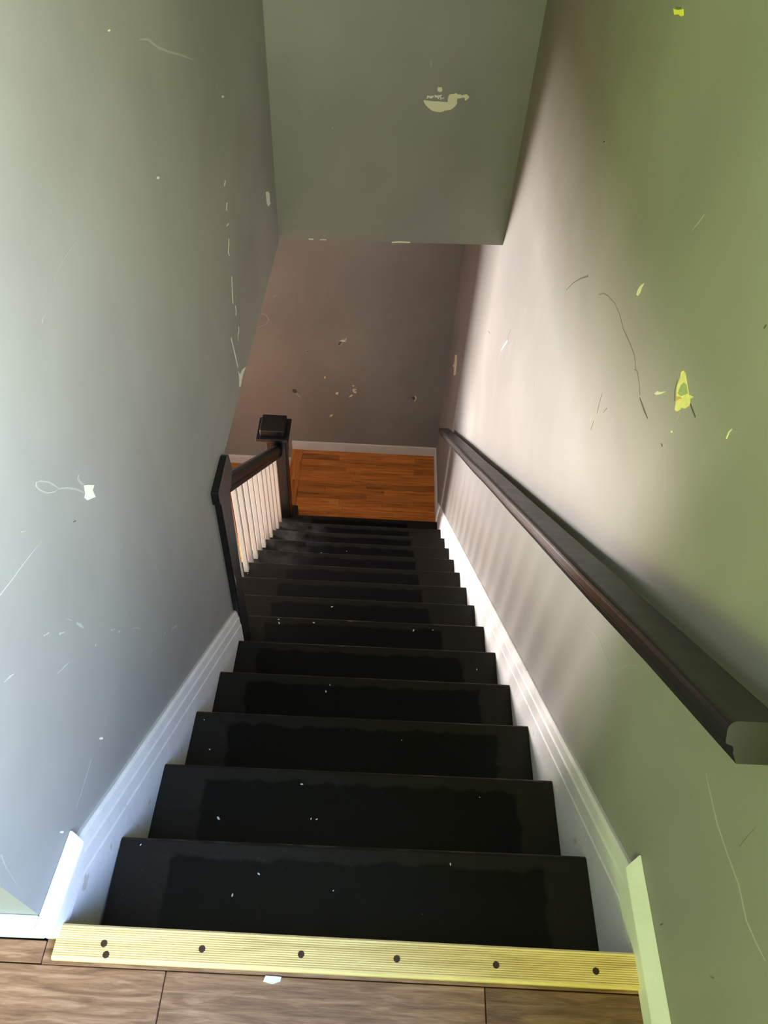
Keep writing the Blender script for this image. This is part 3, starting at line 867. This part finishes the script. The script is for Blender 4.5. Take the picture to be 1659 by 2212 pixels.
    ['B','poly','cream',[[0.11,2.7991,0.2914],[0.1183,2.7991,0.2913],[0.1402,2.7991,0.2895],[0.1669,2.7991,0.2903],[0.1946,2.7991,0.2894],[0.1938,2.7991,0.2996],[0.1949,2.7991,0.3092],[0.2,2.7991,0.3154],[0.2086,2.7991,0.3173],[0.215,2.7991,0.3168],[0.2165,2.7991,0.3204],[0.2236,2.7991,0.3196],[0.2265,2.7991,0.3168],[0.2366,2.7991,0.3174],[0.2421,2.7991,0.3141],[0.2493,2.7991,0.3175],[0.2593,2.7991,0.3186],[0.263,2.7991,0.3141],[0.2677,2.7991,0.3126],[0.2671,2.7991,0.3072],[0.262,2.7991,0.3021],[0.2574,2.7991,0.2983],[0.2526,2.7991,0.2992],[0.2531,2.7991,0.307],[0.2455,2.7991,0.3072],[0.2344,2.7991,0.3036],[0.228,2.7991,0.3039],[0.2265,2.7991,0.2954],[0.2281,2.7991,0.2871],[0.2222,2.7991,0.2771],[0.2141,2.7991,0.2694],[0.2069,2.7991,0.2653],[0.1868,2.7991,0.2605],[0.1819,2.7991,0.2572],[0.1706,2.7991,0.2545],[0.1576,2.7991,0.255],[0.1431,2.7991,0.2581],[0.1281,2.7991,0.2671],[0.1169,2.7991,0.2773],[0.1116,2.7991,0.2843]],0],
    ['B','poly','cream',[[0.1553,2.7991,0.3362],[0.1673,2.7991,0.3369],[0.1707,2.7991,0.3338],[0.1711,2.7991,0.3239],[0.1651,2.7991,0.3206],[0.1587,2.7991,0.322],[0.1552,2.7991,0.3248],[0.1544,2.7991,0.3329]],0],
    ['B','poly','plaster',[[0.12,2.7991,0.3075],[0.1297,2.7991,0.3059],[0.1423,2.7991,0.3075],[0.1437,2.7991,0.3034],[0.1355,2.7991,0.2982],[0.1304,2.7991,0.2985],[0.1263,2.7991,0.3013],[0.1216,2.7991,0.2968],[0.1185,2.7991,0.2961],[0.1211,2.7991,0.3028]],0],
    ['B','poly','plaster',[[0.1448,2.7991,0.311],[0.1549,2.7991,0.3091],[0.171,2.7991,0.3126],[0.1725,2.7991,0.3103],[0.1679,2.7991,0.3065],[0.1721,2.7991,0.302],[0.1714,2.7991,0.2972],[0.1677,2.7991,0.2952],[0.1662,2.7991,0.2975],[0.1684,2.7991,0.3012],[0.1656,2.7991,0.304],[0.1619,2.7991,0.3026],[0.1635,2.7991,0.2991],[0.1598,2.7991,0.2977],[0.1562,2.7991,0.3023],[0.1485,2.7991,0.3025]],0],
    ['B','line','plaster',[[0.1743,2.7991,0.2997],[0.1808,2.7991,0.3043]],[0.00487,0.00162]],
    ['B','line','faint',[[0.1223,2.7991,0.4176],[0.1269,2.7991,0.4022]],[0.0063,0.00472]],
    ['B','poly','faint',[[-0.2155,2.7991,0.1777],[-0.2134,2.7991,0.1811],[-0.2098,2.7991,0.1806],[-0.2088,2.7991,0.1778],[-0.2112,2.7991,0.1747],[-0.2142,2.7991,0.1752]],0],
    ['B','line','cream',[[0.0257,2.7991,-0.2583],[0.0557,2.7991,-0.2544],[0.101,2.7991,-0.2537]],[0.00566,0.00754,0.00566]],
    ['B','line','plaster',[[-0.3123,2.7991,-0.2642],[-0.2934,2.7991,-0.2641]],[0.00566,0.00566]],
    ['B','line','plaster',[[-0.267,2.7991,-0.2646],[-0.2406,2.7991,-0.263]],[0.00377,0.00472]],
    ['F','poly','cream',[[-0.2795,4.1485,-1.7925],[-0.2595,4.1485,-1.7793],[-0.2413,4.1485,-1.7782],[-0.2311,4.1485,-1.7612],[-0.2322,4.1485,-1.7746],[-0.2413,4.1485,-1.7856],[-0.2333,4.1485,-1.7925],[-0.2503,4.1485,-1.7981],[-0.2716,4.1485,-1.795]],0],
    ['F','line','faint',[[-0.2595,4.1485,-1.8039],[-0.2717,4.1485,-1.8234],[-0.287,4.1485,-1.8395]],[0.01266,0.01583,0.00633]],
    ['F','line','dark',[[-0.2686,4.1485,-1.797],[-0.2839,4.1485,-1.8242]],[0.01266,0.0095]],
    ['F','poly','cream',[[-0.5096,4.1485,-1.8966],[-0.5043,4.1485,-1.8876],[-0.4952,4.1485,-1.8887],[-0.493,4.1485,-1.8964],[-0.4991,4.1485,-1.9047],[-0.5065,4.1485,-1.9034]],0],
    ['F','poly','cream',[[-0.3907,4.1485,-2.1181],[-0.3861,4.1485,-2.106],[-0.3782,4.1485,-2.1078],[-0.3761,4.1485,-2.1184],[-0.3814,4.1485,-2.1294],[-0.3879,4.1485,-2.1275]],0],
    ['F','poly','cream',[[-0.311,4.1485,-2.2622],[-0.3011,4.1485,-2.2488],[-0.2849,4.1485,-2.246],[-0.2882,4.1485,-2.2607],[-0.2934,4.1485,-2.2756],[-0.3012,4.1485,-2.2701]],0],
    ['F','poly','cream',[[-0.1846,4.1485,-2.2113],[-0.1652,4.1485,-2.2074],[-0.1535,4.1485,-2.2151],[-0.1682,4.1485,-2.2228],[-0.1779,4.1485,-2.2252],[-0.1551,4.1485,-2.2346],[-0.1581,4.1485,-2.2493],[-0.1744,4.1485,-2.247],[-0.1844,4.1485,-2.2281]],0],
    ['F','poly','cream',[[-0.1865,4.1485,-2.1804],[-0.1825,4.1485,-2.1732],[-0.1752,4.1485,-2.1741],[-0.1731,4.1485,-2.1802],[-0.1777,4.1485,-2.1867],[-0.1837,4.1485,-2.1857]],0],
    ['F','poly','cream',[[-0.2111,4.1485,-2.2923],[-0.2002,4.1485,-2.2718],[-0.1892,4.1485,-2.2625],[-0.1806,4.1485,-2.273],[-0.1967,4.1485,-2.2887]],0],
    ['F','poly','cream',[[0.2664,4.1485,-2.2484],[0.2766,4.1485,-2.2452],[0.2849,4.1485,-2.2686],[0.2755,4.1485,-2.2995],[0.2699,4.1485,-2.2956],[0.2764,4.1485,-2.2692]],0],
    ['F','poly','dark',[[0.2462,4.1485,-2.2584],[0.2664,4.1485,-2.2484],[0.2735,4.1485,-2.2737],[0.2667,4.1485,-2.2871],[0.254,4.1485,-2.2751]],0],
    ['F','poly','faint',[[0.2288,4.1485,-2.2967],[0.2312,4.1485,-2.2875],[0.2369,4.1485,-2.2889],[0.239,4.1485,-2.2969],[0.2361,4.1485,-2.3052],[0.2314,4.1485,-2.3037]],0],
    ['F','poly','cream',[[-0.354,4.1485,-2.4896],[-0.3457,4.1485,-2.4727],[-0.3289,4.1485,-2.4679],[-0.3345,4.1485,-2.4864],[-0.3493,4.1485,-2.4956]],0],
    ['F','poly','dark',[[-0.6221,4.1485,-2.241],[-0.5963,4.1485,-2.2434],[-0.5842,4.1485,-2.2638],[-0.6011,4.1485,-2.2778],[-0.6203,4.1485,-2.2705]],0],
    ['F','line','faint',[[-0.5948,4.1485,-2.2816],[-0.5763,4.1485,-2.3061],[-0.5574,4.1485,-2.3246]],[0.01696,0.01357,0.00678]],
    ['F','line','faint',[[-0.7937,4.1485,-1.602],[-0.7591,4.1485,-1.6171],[-0.7485,4.1485,-1.6528],[-0.7743,4.1485,-1.693],[-0.8369,4.1485,-1.7181]],[0.00616,0.00924,0.00616,0.00616,0.00462]],
    ['F','line','faint',[[-0.7093,4.1485,-1.4736],[-0.682,4.1485,-1.4538]],[0.00597,0.00597]],
    ['F','poly','cream',[[-0.5054,4.1485,-1.8956],[-0.5021,4.1485,-1.889],[-0.4965,4.1485,-1.8899],[-0.4952,4.1485,-1.8955],[-0.499,4.1485,-1.9015],[-0.5035,4.1485,-1.9005]],0],
]
WALLS = {'L': (wall_left, Vector((1, -0.0191, 0)).normalized()), 'R': (wall_right, Vector((-1, 0, 0))), 'B': (wall_front, Vector((0, -1, 0))), 'F': (wall_far, Vector((0, -1, 0)))}
LIFT = {'faint': 0.0004, 'faint2': 0.0004, 'dark': 0.0005, 'dark2': 0.0004, 'tan': 0.0005, 'leafgreen': 0.0013, 'ochre': 0.0013}
for wl, kind, mt, pts, ws in CHIPS:
    wobj, nrm = WALLS[wl]
    P = [Vector(p) for p in pts]
    if kind == 'line':
        Lf, Rg = [], []
        for i, p in enumerate(P):
            d = P[min(i + 1, len(P) - 1)] - P[max(i - 1, 0)]
            s = d.cross(nrm).normalized()
            Lf.append(p + s * ws[i] / 2)
            Rg.append(p - s * ws[i] / 2)
        n = len(P)
        lift = LIFT.get(mt, 0.0008)
        m = MB()
        top = [v + nrm * lift for v in Lf + Rg]
        bot = [v - nrm * 0.0005 for v in Lf + Rg]
        vs = top + bot
        fs = []
        for i in range(n - 1):
            fs.append((i, i + 1, n + i + 1, n + i))
            fs.append((2 * n + i, i, i + 1, 2 * n + i + 1)[::-1])
            fs.append((3 * n + i, n + i, n + i + 1, 3 * n + i + 1))
        fs.append((0, n, 3 * n, 2 * n))
        fs.append((n - 1, 2 * n - 1, 4 * n - 1, 3 * n - 1))
        m.add(vs, fs)
        nm = 'scratch_or_shadow'
    else:
        lift = LIFT.get(mt, 0.0009)
        m = MB().prism([v - nrm * 0.0005 for v in P], [v + nrm * lift for v in P])
        nm = 'paint_chip'
    m.build(nm, CHIPM[mt], wobj)

# ------------------------------------------------------------------ loose paint flakes
FLAKES = [[-0.2274, 0.3441, 1, 0.0045], [-0.1829, 0.3832, 1, 0.005], [0.1875, 0.4152, 1, 0.004], [-0.0379, 0.3593, 1, 0.0025], [-0.4193, 0.427, 1, 0.003], [-0.3109, 0.542, 2, 0.006], [-0.1318, 0.6269, 2, 0.006], [-0.1032, 0.5496, 2, 0.005], [-0.0906, 0.5491, 2, 0.004], [0.2829, 0.6148, 2, 0.0025], [-0.3977, 0.776, 3, 0.004], [-0.4272, 0.8576, 3, 0.003], [0.1109, 0.8251, 3, 0.003], [-0.1145, 1.0509, 4, 0.006], [-0.1033, 1.0733, 4, 0.004], [-0.3412, 1.5332, 6, 0.005], [-0.3375, 1.5168, 6, 0.007], [-0.1499, 1.7233, 7, 0.008], [-0.204, 1.5261, 6, 0.006], [0.3897, 1.2539, 5, 0.004], [0.1831, 1.5119, 6, 0.009], [-0.6035, 2.138, 9, 0.005], [-0.1343, 2.5908, 11, 0.005], [-0.2798, 2.5719, 11, 0.005], [0.2587, 1.518, 6, 0.004]]
fm = MB().prism([(-1, -0.2, 0), (-0.2, -0.55, 0), (0.9, -0.3, 0), (1.0, 0.25, 0), (0.1, 0.55, 0), (-0.8, 0.3, 0)],
                [(-1, -0.2, 0.16), (-0.2, -0.55, 0.10), (0.9, -0.3, 0.2), (1.0, 0.25, 0.24), (0.1, 0.55, 0.12), (-0.8, 0.3, 0.10)]).mesh('paint_flake', FLAKE)
ORD = ['', 'first', 'second', 'third', 'fourth', 'fifth', 'sixth', 'seventh', 'eighth', 'ninth', 'tenth', 'eleventh', 'twelfth']
FLAKES.sort(key=lambda f: (f[2], f[0]))
seen = {}
for x, y, k, r in FLAKES:
    seen[k] = seen.get(k, 0) + 1
    total = sum(1 for f in FLAKES if f[2] == k)
    o = link('paint_flake', fm, None, (x, y, -k * RISE + 0.0002))
    r *= random.uniform(0.5, 0.8)
    o.scale = (r, r, r)
    o.rotation_euler = (0, 0, random.uniform(0, 3.1))
    where = 'lying alone' if total == 1 else ORD[seen[k]] + ' from the left'
    tag(o, 'tiny white paint flake, ' + where + ' on the ' + ORD[k] + ' step from the top', 'paint flake', 'paint flakes on the stairs')
o = link('paint_flake', MB().prism([(-0.015, -0.004, 0), (0.0, -0.007, 0), (0.012, -0.003, 0), (0.013, 0.003, 0), (-0.012, 0.004, 0)],
                                   [(-0.015, -0.004, .002), (0.0, -0.007, .001), (0.012, -0.003, .003), (0.013, 0.003, .002), (-0.012, 0.004, .002)]).mesh('paint_flake_large', FLAKE), None, (-0.118, 0.186, 0.0002))
tag(o, 'larger white paint flake on the laminate beside the pine board', 'paint flake')
